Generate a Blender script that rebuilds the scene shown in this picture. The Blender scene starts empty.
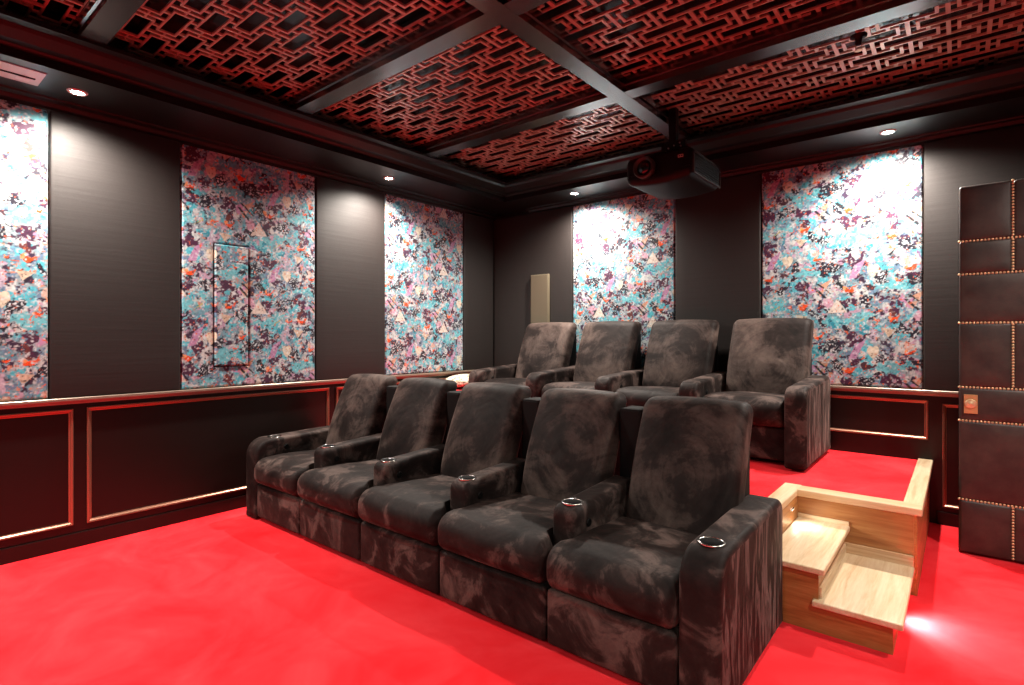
import bpy, bmesh, math, random
import numpy as np
from mathutils import Vector, Matrix
random.seed(7)
C = bpy.context.scene.collection
R = math.radians
LX, RX, BY, FY = -4.70, 1.38, 5.35, -2.30      # left / right / back / front wall planes
PZ = 0.48                                       # platform height
RAILZ = 1.03

# ------------------------------------------------------------------ materials
def new_mat(name):
    m = bpy.data.materials.new(name); m.use_nodes = True
    nt = m.node_tree; b = nt.nodes['Principled BSDF']
    return m, nt, b
def setp(b, **k):
    for n, v in k.items():
        key = n.replace('_', ' ')
        if isinstance(v, tuple) and len(v) == 3: v = v + (1,)
        b.inputs[key].default_value = v
def simple(name, col, rough=.5, metal=0., spec=.5, **k):
    col = tuple(q*(.72 if metal < .9 else .9) for q in col)
    m, nt, b = new_mat(name)
    setp(b, Base_Color=col, Roughness=rough, Metallic=metal, **k)
    b.inputs['Specular IOR Level'].default_value = spec
    return m
def N(nt, t, **k):
    n = nt.nodes.new(t)
    for a, v in k.items():
        if a in n.inputs.keys(): n.inputs[a].default_value = v
        else: setattr(n, a, v)
    return n
def ramp(nt, fac, stops, interp='LINEAR'):
    r = nt.nodes.new('ShaderNodeValToRGB'); r.color_ramp.interpolation = interp
    e = r.color_ramp.elements
    while len(e) < len(stops): e.new(.5)
    for i, (p, c) in enumerate(stops):
        e[i].position = p
        e[i].color = (c, c, c, 1) if isinstance(c, (int, float)) else tuple(c) + (1,)
    nt.links.new(fac, r.inputs['Fac'])
    return r.outputs['Color']
def coords(nt, scale=(1, 1, 1), rand=0., rot=(0, 0, 0)):
    tc = nt.nodes.new('ShaderNodeTexCoord'); mp = nt.nodes.new('ShaderNodeMapping')
    mp.inputs['Scale'].default_value = scale; mp.inputs['Rotation'].default_value = rot
    src = tc.outputs['Object']
    if rand:
        oi = nt.nodes.new('ShaderNodeObjectInfo')
        mu = N(nt, 'ShaderNodeMath', operation='MULTIPLY'); mu.inputs[1].default_value = rand
        nt.links.new(oi.outputs['Random'], mu.inputs[0])
        ad = N(nt, 'ShaderNodeVectorMath', operation='ADD')
        nt.links.new(src, ad.inputs[0]); nt.links.new(mu.outputs[0], ad.inputs[1]); src = ad.outputs[0]
    nt.links.new(src, mp.inputs['Vector'])
    return mp.outputs['Vector']
def noise(nt, vec, scale, detail=3, rough=.5, dist=0.):
    n = nt.nodes.new('ShaderNodeTexNoise')
    n.inputs['Scale'].default_value = scale; n.inputs['Detail'].default_value = detail
    n.inputs['Roughness'].default_value = rough; n.inputs['Distortion'].default_value = dist
    nt.links.new(vec, n.inputs['Vector'])
    return n.outputs['Fac']
def bump(nt, b, h, strength=.3, dist=.01, prev=None):
    n = nt.nodes.new('ShaderNodeBump'); n.inputs['Strength'].default_value = strength
    n.inputs['Distance'].default_value = dist
    nt.links.new(h, n.inputs['Height'])
    if prev: nt.links.new(prev, n.inputs['Normal'])
    nt.links.new(n.outputs['Normal'], b.inputs['Normal'])
    return n.outputs['Normal']
def math2(nt, op, a, bb):
    n = N(nt, 'ShaderNodeMath', operation=op)
    for i, v in enumerate((a, bb)):
        if isinstance(v, (int, float)): n.inputs[i].default_value = v
        else: nt.links.new(v, n.inputs[i])
    return n.outputs[0]

def suede_mat(name, kind='blotch'):
    m, nt, b = new_mat(name)
    v2 = coords(nt, (1, 1, 1), rand=7)
    if kind == 'streak':
        v = coords(nt, (1, 6, .75), rand=13)
        c1 = ramp(nt, noise(nt, v, 2.3, 4, .6, 1.3), [(.44, 0.), (.50, .12), (.54, .75), (.58, 1.), (.64, .35), (.70, .9)])
        mixw = (.8, .2)
    elif kind == 'smooth':
        v = coords(nt, (1, 1, 1), rand=13)
        # nap brushed round the middle of the cushion: a soft oval with curved strokes
        tc = nt.nodes.new('ShaderNodeTexCoord'); ln = N(nt, 'ShaderNodeVectorMath', operation='LENGTH'); mp = nt.nodes.new('ShaderNodeMapping')
        mp.inputs['Location'].default_value = (-.04, -.68*.6, -.74*1.05); mp.inputs['Scale'].default_value = (1.25, .6, 1.05)
        nt.links.new(tc.outputs['Object'], mp.inputs['Vector']); nt.links.new(mp.outputs['Vector'], ln.inputs[0])
        cmb = nt.nodes.new('ShaderNodeCombineXYZ'); nt.links.new(math2(nt, 'MULTIPLY', ln.outputs['Value'], 9.), cmb.inputs[0])
        ofs = N(nt, 'ShaderNodeVectorMath', operation='ADD'); nt.links.new(cmb.outputs[0], ofs.inputs[0]); nt.links.new(v, ofs.inputs[1])
        arc = noise(nt, ofs.outputs[0], 3.2, 4, .6, .5)
        nz = noise(nt, v, 3.2, 4, .62, 1.0)
        nz = math2(nt, 'ADD', math2(nt, 'MULTIPLY', nz, .76), math2(nt, 'MULTIPLY', arc, .24))
        oval = ramp(nt, ln.outputs['Value'], [(.10, .06), (.34, -.0)])
        nz = math2(nt, 'ADD', nz, oval)
        c1 = ramp(nt, nz, [(.38, .02), (.46, .28), (.54, .62), (.64, .95)])
        mixw = (.5, .5)
    else:
        v = coords(nt, (1, 1, 1), rand=13)
        c1 = ramp(nt, noise(nt, v, 4.6, 5, .62, .8), [(.34, 0.), (.44, .10), (.52, .38), (.61, .88), (.72, .7)])
        mixw = (.66, .28)
    big = ramp(nt, noise(nt, v2, 1.9, 3, .5, .4), [(.36, .0), (.64, 1.)])
    hair = noise(nt, coords(nt, (1, 1, 1), rand=5), 34, 4, .7, .8)
    f = math2(nt, 'ADD', math2(nt, 'MULTIPLY', c1, mixw[0]), math2(nt, 'MULTIPLY', big, mixw[1]))
    f = math2(nt, 'ADD', f, math2(nt, 'MULTIPLY', math2(nt, 'SUBTRACT', hair, .5), .35))
    top = (0.124, 0.08804, 0.07688) if kind == 'blotch' else (0.124, 0.0899, 0.0775)
    if kind == 'streak': top = (0.1054, 0.06944, 0.06448)
    col = ramp(nt, f, [(0., (0.00403, 0.00279, 0.002604)), (.4, (0.0186, 0.01271, 0.01147)), (1., top)])
    nt.links.new(col, b.inputs['Base Color'])
    setp(b, Roughness=.62)
    b.inputs['Specular IOR Level'].default_value = .12
    b.inputs['Sheen Roughness'].default_value = .35
    b.inputs['Sheen Tint'].default_value = (.42, .31, .27, 1)
    nt.links.new(math2(nt, 'ADD', math2(nt, 'MULTIPLY', f, .30), .03), b.inputs['Sheen Weight'])
    nr = bump(nt, b, noise(nt, v2, 6, 2, .5, .8), .25, .03)
    bump(nt, b, noise(nt, v2, 240, 2), .15, .002, nr)
    return m
SUEDE = suede_mat('brown_suede'); SUEDE_S = suede_mat('brushed_brown_suede', 'streak'); SUEDE_B = suede_mat('smooth_brown_suede', 'smooth')
SHELL = simple('black_upholstery', (.007, .006, .006), .75, spec=.2)

def carpet_mat():
    m, nt, b = new_mat('red_carpet')
    v = coords(nt)
    n1 = noise(nt, v, 2.0, 5, .65, .7); n2 = noise(nt, v, 420, 2, .6)
    col = ramp(nt, math2(nt, 'ADD', math2(nt, 'MULTIPLY', n1, .6), math2(nt, 'MULTIPLY', n2, .4)),
               [(.38, (.76, .014, .020)), (.5, (.81, .027, .036)), (.62, (.86, .046, .056))])
    nt.links.new(col, b.inputs['Base Color'])
    setp(b, Roughness=.95); b.inputs['Specular IOR Level'].default_value = .1
    b.inputs['Specular IOR Level'].default_value = .04
    bump(nt, b, noise(nt, v, 300, 3, .7), .5, .004)
    return m
CARPET = carpet_mat()

def black_fabric():
    m, nt, b = new_mat('black_stretched_fabric')
    v = coords(nt)
    n1 = noise(nt, coords(nt, (60, 60, 300)), 1, 2)
    col = ramp(nt, n1, [(.3, (.0085, .0060, .0055)), (.7, (.0125, .0092, .0084))])
    nt.links.new(col, b.inputs['Base Color'])
    setp(b, Roughness=.6); b.inputs['Specular IOR Level'].default_value = .4
    b.inputs['Sheen Weight'].default_value = .12; b.inputs['Sheen Roughness'].default_value = .4
    b.inputs['Sheen Tint'].default_value = (.58, .45, .38, 1)
    pull = noise(nt, coords(nt, (1.1, 1.1, 26)), 1.4, 3, .5, .2)
    nr = bump(nt, b, pull, .09, .012)
    bump(nt, b, noise(nt, v, 500, 1), .08, .001, nr)
    return m
BFAB = black_fabric()

def gloss_paint(name, col, rough=.28, spec=.5):
    m, nt, b = new_mat(name)
    setp(b, Base_Color=col, Roughness=rough); b.inputs['Specular IOR Level'].default_value = spec
    if spec > .9: setp(b, Coat_Weight=.8, Coat_Roughness=.24)
    return m
WAINS = gloss_paint('dark_brown_wainscot', (.007, .004, .0032), .34, .35)
BEAM = gloss_paint('black_beam_lacquer', (.007, .0055, .005), .25, 1.)
CORN = gloss_paint('black_cornice_lacquer', (.0028, .0024, .0022), .40, .32)
BACKING = gloss_paint('black_gloss_backing', (.006, .006, .006), .2)
MOLD = simple('bronze_moulding', (.52, .25, .165), .34, metal=.75)
RAILM = simple('rail_cap_highlight', (.34, .26, .20), .34, metal=.3)  # dark wood rail lightened: its gloss highlight is put into the base colour
LATT = simple('copper_satin_lattice', (.66, .45, .34), .32, metal=.3)

def pattern_mat():
    m, nt, b = new_mat('printed_collage_fabric')
    a = nt.nodes.new('ShaderNodeAttribute'); a.attribute_name = 'print'
    nt.links.new(a.outputs['Color'], b.inputs['Base Color'])
    setp(b, Roughness=.55); b.inputs['Specular IOR Level'].default_value = .3
    b.inputs['Sheen Weight'].default_value = .15
    bump(nt, b, noise(nt, coords(nt), 420, 2), .1, .001)
    return m
PRINT = pattern_mat()

def wood(name, axis='X', tone=1., pale=0.):
    m, nt, b = new_mat(name)
    sc = {'X': (1.2, 16, 16), 'Y': (16, 1.2, 16), 'Z': (16, 16, 1.2)}[axis]
    v = coords(nt, sc)
    n1 = noise(nt, v, 1.1, 6, .62, 1.3)
    v2 = coords(nt, tuple(q*5 for q in sc)); n2 = noise(nt, v2, 1.6, 3, .6)
    f = math2(nt, 'ADD', math2(nt, 'MULTIPLY', n1, .75), math2(nt, 'MULTIPLY', n2, .25))
    c = [(.42, .145, .036), (.58, .235, .068), (.72, .35, .12)]
    c = [tuple((x*(1-pale)+y*pale)*tone for x, y in zip(q, p)) for q, p in zip(c, [(.56, .37, .20), (.70, .52, .32), (.78, .64, .44)])]
    nt.links.new(ramp(nt, f, [(.34, c[0]), (.48, c[1]), (.62, c[2])]), b.inputs['Base Color'])
    setp(b, Roughness=.38)
    bump(nt, b, f, .1, .002)
    return m
OAKX = wood('oak_shaded_front', 'X', .54); OAKY = wood('oak_lit_top', 'Y', .86, 1.); OAKYD = wood('oak_shaded_side', 'Y', .6)  # one oak: toplight paled into treads, shade and red bounce into upright boards
OAKT = wood('oak_lit_curb', 'X', .86, .8)  # curb copy paled too, light from above put into its colour

def leather():
    m, nt, b = new_mat('dark_brown_leather')
    v = coords(nt, rand=9)
    n1 = noise(nt, v, 7, 4, .6)
    nt.links.new(ramp(nt, n1, [(.35, (0.01452, 0.00924, 0.00792)), (.65, (0.0396, 0.02772, 0.02244))]), b.inputs['Base Color'])
    setp(b, Roughness=.5); b.inputs['Specular IOR Level'].default_value = .6
    vo = nt.nodes.new('ShaderNodeTexVoronoi'); vo.inputs['Scale'].default_value = 160; nt.links.new(v, vo.inputs['Vector'])
    nr = bump(nt, b, vo.outputs['Distance'], .15, .002)
    bump(nt, b, noise(nt, v, 9, 2), .25, .01, nr)
    return m
LEATHER = leather()
GOLD = simple('brass_nails', (.95, .72, .42), .35, metal=.45)
BRASS = simple('brushed_brass', (.85, .60, .28), .38, metal=.6)
STEEL = simple('chrome_ring', (.75, .73, .70), .18, metal=1.)
CUPIN = simple('cup_interior', (.003, .003, .003), .8, spec=.1)
BLACKP = simple('black_plastic', (.003, .003, .003), .5, spec=.2)
GREYP = simple('dark_grey_plastic', (.035, .032, .03), .4)
OLIVE = simple('olive_speaker_cloth', (.13, .105, .065), .7)
OLIVEF = simple('olive_speaker_edge', (.15, .125, .08), .5)
WHITEP = simple('white_metal', (.75, .74, .72), .4)
LABELM = simple('label_paper', (.55, .42, .36), .5)
REDF = simple('red_cloth', (.65, .012, .02), .9)
VENTM = simple('vent_white', (.62, .62, .60), .35)
def emis(name, col, s):
    m, nt, b = new_mat(name); setp(b, Base_Color=(.8, .8, .8)); b.inputs['Emission Color'].default_value = col + (1,)
    b.inputs['Emission Strength'].default_value = s; return m
LAMP = emis('lamp_lens', (1., .93, .84), 60.)
DOT = emis('indicator_lens', (.8, .85, .85), .5)
def cream_mat():
    m, nt, b = new_mat('cream_knobbly_fabric')
    v = coords(nt); n1 = noise(nt, v, 45, 3, .7)
    nt.links.new(ramp(nt, n1, [(.4, (.16, .13, .09)), (.5, (.62, .55, .40)), (.62, (.85, .80, .66))]), b.inputs['Base Color'])
    setp(b, Roughness=.9); bump(nt, b, n1, .6, .01); return m
CREAM = cream_mat()

# ------------------------------------------------------------------ mesh helpers
def link(name, me, mat, parent=None, smooth=False, loc=None):
    if smooth:
        for p in me.polygons: p.use_smooth = True
    if mat is not None and len(me.materials) == 0:
        for q in (mat if isinstance(mat, (list, tuple)) else [mat]): me.materials.append(q)
    o = bpy.data.objects.new(name, me); C.objects.link(o)
    if parent: o.parent = parent
    if loc: o.location = loc
    return o
def obj(name, bm, mat, parent=None, smooth=False, loc=None):
    me = bpy.data.meshes.new(name); bmesh.ops.recalc_face_normals(bm, faces=bm.faces)
    bm.to_mesh(me); bm.free()
    return link(name, me, mat, parent, smooth, loc)
def tag(o, label=None, cat=None, group=None, kind=None):
    if label: o['label'] = label
    if cat: o['category'] = cat
    if group: o['group'] = group
    if kind: o['kind'] = kind
    return o
def thing(name, label, cat, loc=(0, 0, 0), rz=0, group=None):
    o = bpy.data.objects.new(name, None); C.objects.link(o); o.empty_display_size = .1
    o.location = loc; o.rotation_euler = (0, 0, rz)
    return tag(o, label, cat, group)
def struct(name, bm, mat, label=None, smooth=False):
    o = obj(name, bm, mat, None, smooth); tag(o, label, None, None, 'structure'); return o
def box(bm, x0, y0, z0, x1, y1, z1, bev=0., seg=2, mi=0):
    x0, x1 = min(x0, x1), max(x0, x1); y0, y1 = min(y0, y1), max(y0, y1); z0, z1 = min(z0, z1), max(z0, z1)
    r = bmesh.ops.create_cube(bm, size=1)
    for v in r['verts']:
        v.co = Vector((x0 + (v.co.x+.5)*(x1-x0), y0 + (v.co.y+.5)*(y1-y0), z0 + (v.co.z+.5)*(z1-z0)))
    fs = set(f for v in r['verts'] for f in v.link_faces)
    for f in fs: f.material_index = mi
    if bev:
        es = list({e for v in r['verts'] for e in v.link_edges})
        bmesh.ops.bevel(bm, geom=es, offset=bev, segments=seg, profile=.6, affect='EDGES')
def B(*a, **k):
    bm = bmesh.new(); box(bm, *a, **k); return bm
def prism(bm, pts, axis, a0, a1):
    """extrude a 2-D outline along an axis; pts are the other two coordinates in x,y,z order"""
    def mk(p, a):
        if axis == 'x': return (a, p[0], p[1])
        if axis == 'y': return (p[0], a, p[1])
        return (p[0], p[1], a)
    v0 = [bm.verts.new(mk(p, a0)) for p in pts]; v1 = [bm.verts.new(mk(p, a1)) for p in pts]
    n = len(pts)
    bm.faces.new(v0); bm.faces.new(v1[::-1])
    for i in range(n): bm.faces.new((v0[i], v0[(i+1) % n], v1[(i+1) % n], v1[i]))
def lathe(bm, prof, seg=24, center=(0, 0, 0), axis='z'):
    rings = []
    for r, h in prof:
        ring = []
        for i in range(seg):
            a = 2*math.pi*i/seg
            p = (r*math.cos(a), r*math.sin(a), h)
            if axis == 'y': p = (p[0], p[2], p[1])
            if axis == 'x': p = (p[2], p[0], p[1])
            ring.append(bm.verts.new(Vector(p)+Vector(center)))
        rings.append(ring)
    for a, b in zip(rings, rings[1:]):
        for i in range(seg): bm.faces.new((a[i], a[(i+1) % seg], b[(i+1) % seg], b[i]))
    if prof[0][0] > 1e-6: bm.faces.new(rings[0])
    if prof[-1][0] > 1e-6: bm.faces.new(rings[-1][::-1])
def soft(bm, x0, y0, z0, x1, y1, z1, r, n=10, f=None, rs=3):
    """box with rounded edges, finely divided, then deformed by f(x,y,z)"""
    c = Vector(((x0+x1)/2, (y0+y1)/2, (z0+z1)/2)); h = Vector(((x1-x0)/2, (y1-y0)/2, (z1-z0)/2))
    if isinstance(r, (int, float)): r = (r, r, r)
    ax = []
    for k in range(3):
        hh, rr = h[k], min(r[k], h[k]*.98)
        edge = [-hh + rr*(1-math.cos(math.pi/2*i/(rs*1.0))) if False else -hh + rr*i/rs for i in range(rs)]
        mid = [-hh+rr + (2*hh-2*rr)*i/n for i in range(n+1)]
        ax.append(edge + mid + [-e for e in edge[::-1]])
    idx = {}
    def V(i, j, k):
        key = (i, j, k)
        if key not in idx:
            p = [ax[0][i], ax[1][j], ax[2][k]]
            inn = [max(-(h[q]-min(r[q], h[q]*.98)), min(h[q]-min(r[q], h[q]*.98), p[q])) for q in range(3)]
            rr = [min(r[q], h[q]*.98) for q in range(3)]
            d = [(p[q]-inn[q])/rr[q] for q in range(3)]
            l = math.sqrt(sum(t*t for t in d)); mx = max(abs(t) for t in d)
            if l > 1e-9:
                # map cube shell to sphere shell, evenly
                t = [math.tan(q*math.pi/4)/1.0 if abs(q) <= 1 else q for q in d]
                lt = math.sqrt(sum(q*q for q in t)); mt = max(abs(q) for q in t)
                d = [q/lt*mt for q in t]
            q_ = [c[q]+inn[q]+d[q]*rr[q] for q in range(3)]
            if f: q_ = f(*q_)
            idx[key] = bm.verts.new(q_)
        return idx[key]
    nx, ny, nz = len(ax[0])-1, len(ax[1])-1, len(ax[2])-1
    for i in range(nx):
        for j in range(ny):
            bm.faces.new((V(i, j, 0), V(i, j+1, 0), V(i+1, j+1, 0), V(i+1, j, 0)))
            bm.faces.new((V(i, j, nz), V(i+1, j, nz), V(i+1, j+1, nz), V(i, j+1, nz)))
    for i in range(nx):
        for k in range(nz):
            bm.faces.new((V(i, 0, k), V(i+1, 0, k), V(i+1, 0, k+1), V(i, 0, k+1)))
            bm.faces.new((V(i, ny, k), V(i, ny, k+1), V(i+1, ny, k+1), V(i+1, ny, k)))
    for j in range(ny):
        for k in range(nz):
            bm.faces.new((V(0, j, k), V(0, j, k+1), V(0, j+1, k+1), V(0, j+1, k)))
            bm.faces.new((V(nx, j, k), V(nx, j+1, k), V(nx, j+1, k+1), V(nx, j, k+1)))

# ------------------------------------------------------------------ room shell
struct('floor', B(LX-.2, FY-.2, -.12, RX+.2, BY+.2, 0), CARPET, 'bright red carpet covering the lower floor')
struct('wall_left', B(LX-.15, FY, 0, LX, BY+.15, 3.5), WAINS, 'left wall with dark glossy wainscot below fabric panels')
struct('wall_back', B(LX, BY, 0, RX, BY+.15, 3.5), WAINS, 'back wall with dark wainscot behind the raised row')
struct('wall_right', B(RX, FY, 0, RX+.15, BY+.15, 3.5), BFAB, 'right wall')
struct('wall_front', B(LX-.15, FY-.15, 0, RX+.15, FY, 3.5), BFAB, 'front wall')
struct('ceiling', B(LX-.15, FY-.15, 3.34, RX+.15, BY+.15, 3.5), BACKING, 'glossy black ceiling behind the lattice panels')

# cornice: crown against the wall, flat soffit with the downlights, stepped fascia up to the coffers
SZ = 3.0
def cornice(n, axis, wall, s, a0, a1, label):
    bm = bmesh.new()
    P = [(0, 2.93), (.02, 2.93), (.025, 2.955), (.06, 2.962), (.075, 2.985), (.13, 2.99), (.135, SZ), (.60, SZ), (.63, SZ), (.63, 3.05), (.645, 3.055),
         (.66, 3.065), (.70, 3.075), (.76, 3.11), (.775, 3.13), (.83, 3.135), (.83, 3.16), (.60, 3.165), (.60, 3.33), (0, 3.33)]
    prism(bm, [(wall + s*p, z) for p, z in P], axis, a0, a1)
    return struct('trim_%d' % n, bm, CORN, label)
cornice(1, 'y', LX, 1, FY, BY, 'black stepped cornice along the left wall')
bm = bmesh.new()
P = [(0, 2.93), (.02, 2.93), (.025, 2.955), (.06, 2.962), (.07, 2.985), (.10, 2.99), (.105, SZ), (.50, SZ), (.52, SZ), (.52, 3.05), (.535, 3.055),
     (.55, 3.065), (.60, 3.075), (.67, 3.11), (.685, 3.13), (.75, 3.135), (.75, 3.16), (.50, 3.165), (.50, 3.33), (0, 3.33)]
prism(bm, [(BY-p, z) for p, z in P], 'x', LX+.62, RX-.62)
struct('trim_2', bm, CORN, 'black stepped cornice along the back wall')
cornice(3, 'y', RX, -1, FY, BY, 'black stepped cornice along the right wall')
# ceiling beams
YB = [-1.68, -.40, .90, 2.20, 3.50]
tn = 4
for y in YB:
    bm = bmesh.new()
    w = .062
    prism(bm, [(y-w, 3.15), (y+w, 3.15), (y+w, 3.19), (y+w+.012, 3.195), (y+w+.012, 3.33), (y-w-.012, 3.33), (y-w-.012, 3.195), (y-w, 3.19)], 'x', LX+.62, RX-.62)
    struct('trim_%d' % tn, bm, BEAM, 'black ceiling beam running parallel to the back wall'); tn += 1
bm = bmesh.new(); x = -1.875; w = .062
prism(bm, [(x-w, 3.149), (x+w, 3.149), (x+w, 3.19), (x+w+.012, 3.195), (x+w+.012, 3.33), (x-w-.012, 3.33), (x-w-.012, 3.195), (x-w, 3.19)], 'y', FY, BY-.52)
struct('trim_%d' % tn, bm, BEAM, 'black ceiling beam running from the screen end to the back wall'); tn += 1

# ------------------------------------------------------------------ lattice panels in the coffers
def lattice_mesh(W, H, ox, oy, PX=.37, PY=.276):
    """union of bars on a non-uniform grid, extruded; brick pattern of framed slots joined by crosses and nubs"""
    rects = []
    bx, by = .018, .0115
    def add(x0, y0, x1, y1):
        x0, x1 = max(0, x0), min(W, x1); y0, y1 = max(0, y0), min(H, y1)
        if x1-x0 > 1e-4 and y1-y0 > 1e-4: rects.append((round(x0, 4), round(y0, 4), round(x1, 4), round(y1, 4)))
    ow, oh = .146, .0530
    for i in range(-2, int(W/PX)+3):
        for j in range(-2, int(H/PY)+3):
            for k in (0, 1):
                cx, cy = (i+.5*k)*PX+ox, (j+.5*k)*PY+oy
                add(cx-ow, cy-oh, cx+ow, cy-oh+by); add(cx-ow, cy+oh-by, cx+ow, cy+oh)
                add(cx-ow, cy-oh, cx-ow+bx, cy+oh); add(cx+ow-bx, cy-oh, cx+ow, cy+oh)
                gx = cx+PX/2
                add(gx-.011, cy-PY/2+oh-.002, gx+.011, cy+PY/2-oh+.002)      # upright between neighbours
                add(cx+ow-.001, cy-.005, cx+PX-ow+.001, cy+.005)               # cross arm
                for sx in (-1, 1):
                    add(cx+sx*PX/4-.010, cy+oh-.001, cx+sx*PX/4+.010, cy+PY/2-oh+.001)
    xs = sorted({r[0] for r in rects} | {r[2] for r in rects}); ys = sorted({r[1] for r in rects} | {r[3] for r in rects})
    xi = {v: i for i, v in enumerate(xs)}; yi = {v: i for i, v in enumerate(ys)}
    G = np.zeros((len(xs)+1, len(ys)+1), bool)
    for x0, y0, x1, y1 in rects: G[xi[x0]+1:xi[x1]+1, yi[y0]+1:yi[y1]+1] = True
    verts, faces, vid = [], [], {}
    def V(i, j, k):
        if (i, j, k) not in vid: vid[(i, j, k)] = len(verts); verts.append((xs[i], ys[j], .012*k))
        return vid[(i, j, k)]
    I, J = np.nonzero(G)
    for i, j in zip(I-1, J-1):
        faces.append((V(i, j, 0), V(i, j+1, 0), V(i+1, j+1, 0), V(i+1, j, 0)))
        faces.append((V(i, j, 1), V(i+1, j, 1), V(i+1, j+1, 1), V(i, j+1, 1)))
        if not G[i, j+1]: faces.append((V(i, j, 0), V(i, j, 1), V(i, j+1, 1), V(i, j+1, 0)))
        if not G[i+2, j+1]: faces.append((V(i+1, j, 0), V(i+1, j+1, 0), V(i+1, j+1, 1), V(i+1, j, 1)))
        if not G[i+1, j]: faces.append((V(i, j, 0), V(i+1, j, 0), V(i+1, j, 1), V(i, j, 1)))
        if not G[i+1, j+2]: faces.append((V(i, j+1, 0), V(i, j+1, 1), V(i+1, j+1, 1), V(i+1, j+1, 0)))
    me = bpy.data.meshes.new('lattice'); me.from_pydata(verts, [], faces); me.update()
    return me
cols = [(-4.095, -1.951, 'left'), (-1.799, .775, 'right')]
rows = [(-.324, .824), (.976, 2.124), (2.276, 3.424), (3.576, 4.845)]
LL = {('left', 0): 'copper fretwork ceiling panel in the far left top corner, mostly out of frame',
      ('left', 1): 'copper fretwork ceiling panel above the left wall spotlight, left of the big beam',
      ('left', 2): 'copper fretwork ceiling panel between two cross beams, over the middle of the front row',
      ('left', 3): 'copper fretwork ceiling panel in the back left coffer nearest the room corner',
      ('right', 1): 'copper fretwork ceiling panel just touching the top edge beside the beam crossing',
      ('right', 2): 'copper fretwork ceiling panel right of the long beam, nearer the camera',
      ('right', 3): 'copper fretwork ceiling panel behind the sprinkler, above the back right cornice'}
cache = {}
for (x0, x1, cn) in cols:
    for ri, (y0, y1) in enumerate(rows):
        if (cn, ri) not in LL: continue
        k = (round(x1-x0, 3), round(y1-y0, 3)) + ((.027, .092) if cn == 'left' else (.268, .092))
        if k not in cache:
            cache[k] = lattice_mesh(*k); cache[k].materials.append(LATT)
        o = link('ceiling_lattice', cache[k], None, None, False, (x0, y0, 3.25))
        tag(o, LL[(cn, ri)], 'ceiling panel', 'copper lattice panels in the ceiling coffers')

# ------------------------------------------------------------------ chair rail, mouldings
def rail(n, pts, axis, a0, a1, label):
    bm = bmesh.new(); prism(bm, pts, axis, a0, a1); return struct('trim_%d' % n, bm, RAILM, label)
RP = [(0, .985), (.012, .985), (.016, 1.0), (.036, 1.004), (.04, 1.012), (.04, 1.026), (.036, 1.03), (0, 1.03)]
rail(tn, [(LX+p, z) for p, z in RP], 'y', FY, BY, 'satin chair rail on the left wall'); tn += 1
rail(tn, [(BY-p, z) for p, z in RP], 'x', LX, RX, 'satin chair rail on the back wall'); tn += 1
struct('baseboard_left', B(LX, FY, 0, LX+.014, BY, .10, bev=.003), WAINS, 'dark glossy baseboard on the left wall')
struct('baseboard_back', B(-.14, BY-.014, 0, RX, BY, .10, bev=.003), WAINS, 'dark glossy baseboard on the back wall')
def frame(n, wall, a0, a1, z0, z1, label):
    """picture-frame moulding: stepped profile mitred round a rectangle; wall 'L' or 'B'"""
    prof = [(0, 0), (0, .012), (.006, .018), (.014, .016), (.020, .009), (.026, .007), (.026, 0)]
    bm = bmesh.new(); rings = []
    for (ca, cz, sa, sz) in ((a0, z0, 1, 1), (a1, z0, -1, 1), (a1, z1, -1, -1), (a0, z1, 1, -1)):
        ring = []
        for d, h in prof:
            a, z = ca+sa*d, cz+sz*d
            ring.append(bm.verts.new((LX+h, a, z) if wall == 'L' else (a, BY-h, z)))
        rings.append(ring)
    for i in range(4):
        A, D = rings[i], rings[(i+1) % 4]
        for j in range(len(prof)-1): bm.faces.new((A[j], A[j+1], D[j+1], D[j]))
    return struct('trim_%d' % n, bm, MOLD, label)
for (w, a0, a1, z0, z1, lb) in [('L', -.90, .985, .155, .95, 'bronze picture-frame moulding at the left edge of the left wainscot'),
                                ('L', 1.06, 2.945, .15, .955, 'long bronze picture-frame moulding on the left wainscot'),
                                ('L', 3.02, 4.90, .60, .955, 'bronze picture-frame moulding behind the front row on the left wainscot'),
                                ('B', -4.3, -2.35, .64, .95, 'bronze moulding hidden behind the raised row'),
                                ('B', -2.25, -.19, .64, .95, 'bronze picture-frame moulding on the back wainscot beside the last recliner'),
                                ('B', -.105, 1.2, .135, .93, 'bronze picture-frame moulding on the back wainscot behind the upholstered door')]:
    frame(tn, w, a0, a1, z0, z1, lb); tn += 1

# ------------------------------------------------------------------ raised platform and its oak edge
pf = bmesh.new()
box(pf, LX, 2.985, 0, -.80, BY, PZ-.005); box(pf, -.80, 3.80, 0, -.20, BY, PZ-.005)
plat = struct('floor_platform', pf, CARPET, 'raised carpeted platform under the back row')
cb = bmesh.new()
box(cb, -.887, 2.965, PZ-.03, -.785, 3.90, PZ+.012, bev=.008, seg=3)
obj('curb_board', cb, OAKY, plat)
cb = bmesh.new(); box(cb, -.79, 3.765, PZ-.03, -.16, 3.885, PZ+.0125, bev=.008, seg=3)
obj('curb_board', cb, OAKT, plat)
cb = bmesh.new(); box(cb, -.255, 3.88, PZ-.03, -.1605, BY-.016, PZ+.012, bev=.008, seg=3)
obj('curb_board', cb, OAKY, plat)
obj('fascia_board', B(-.80, 3.785, 0, -.2005, 3.80, PZ-.03), OAKX, plat)
obj('fascia_board', B(-.80, 2.985, 0, -.787, 3.785, PZ-.03), OAKYD, plat)
obj('fascia_board', B(-.20, 3.785, 0, -.184, BY-.016, PZ-.03), OAKYD, plat)

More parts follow.
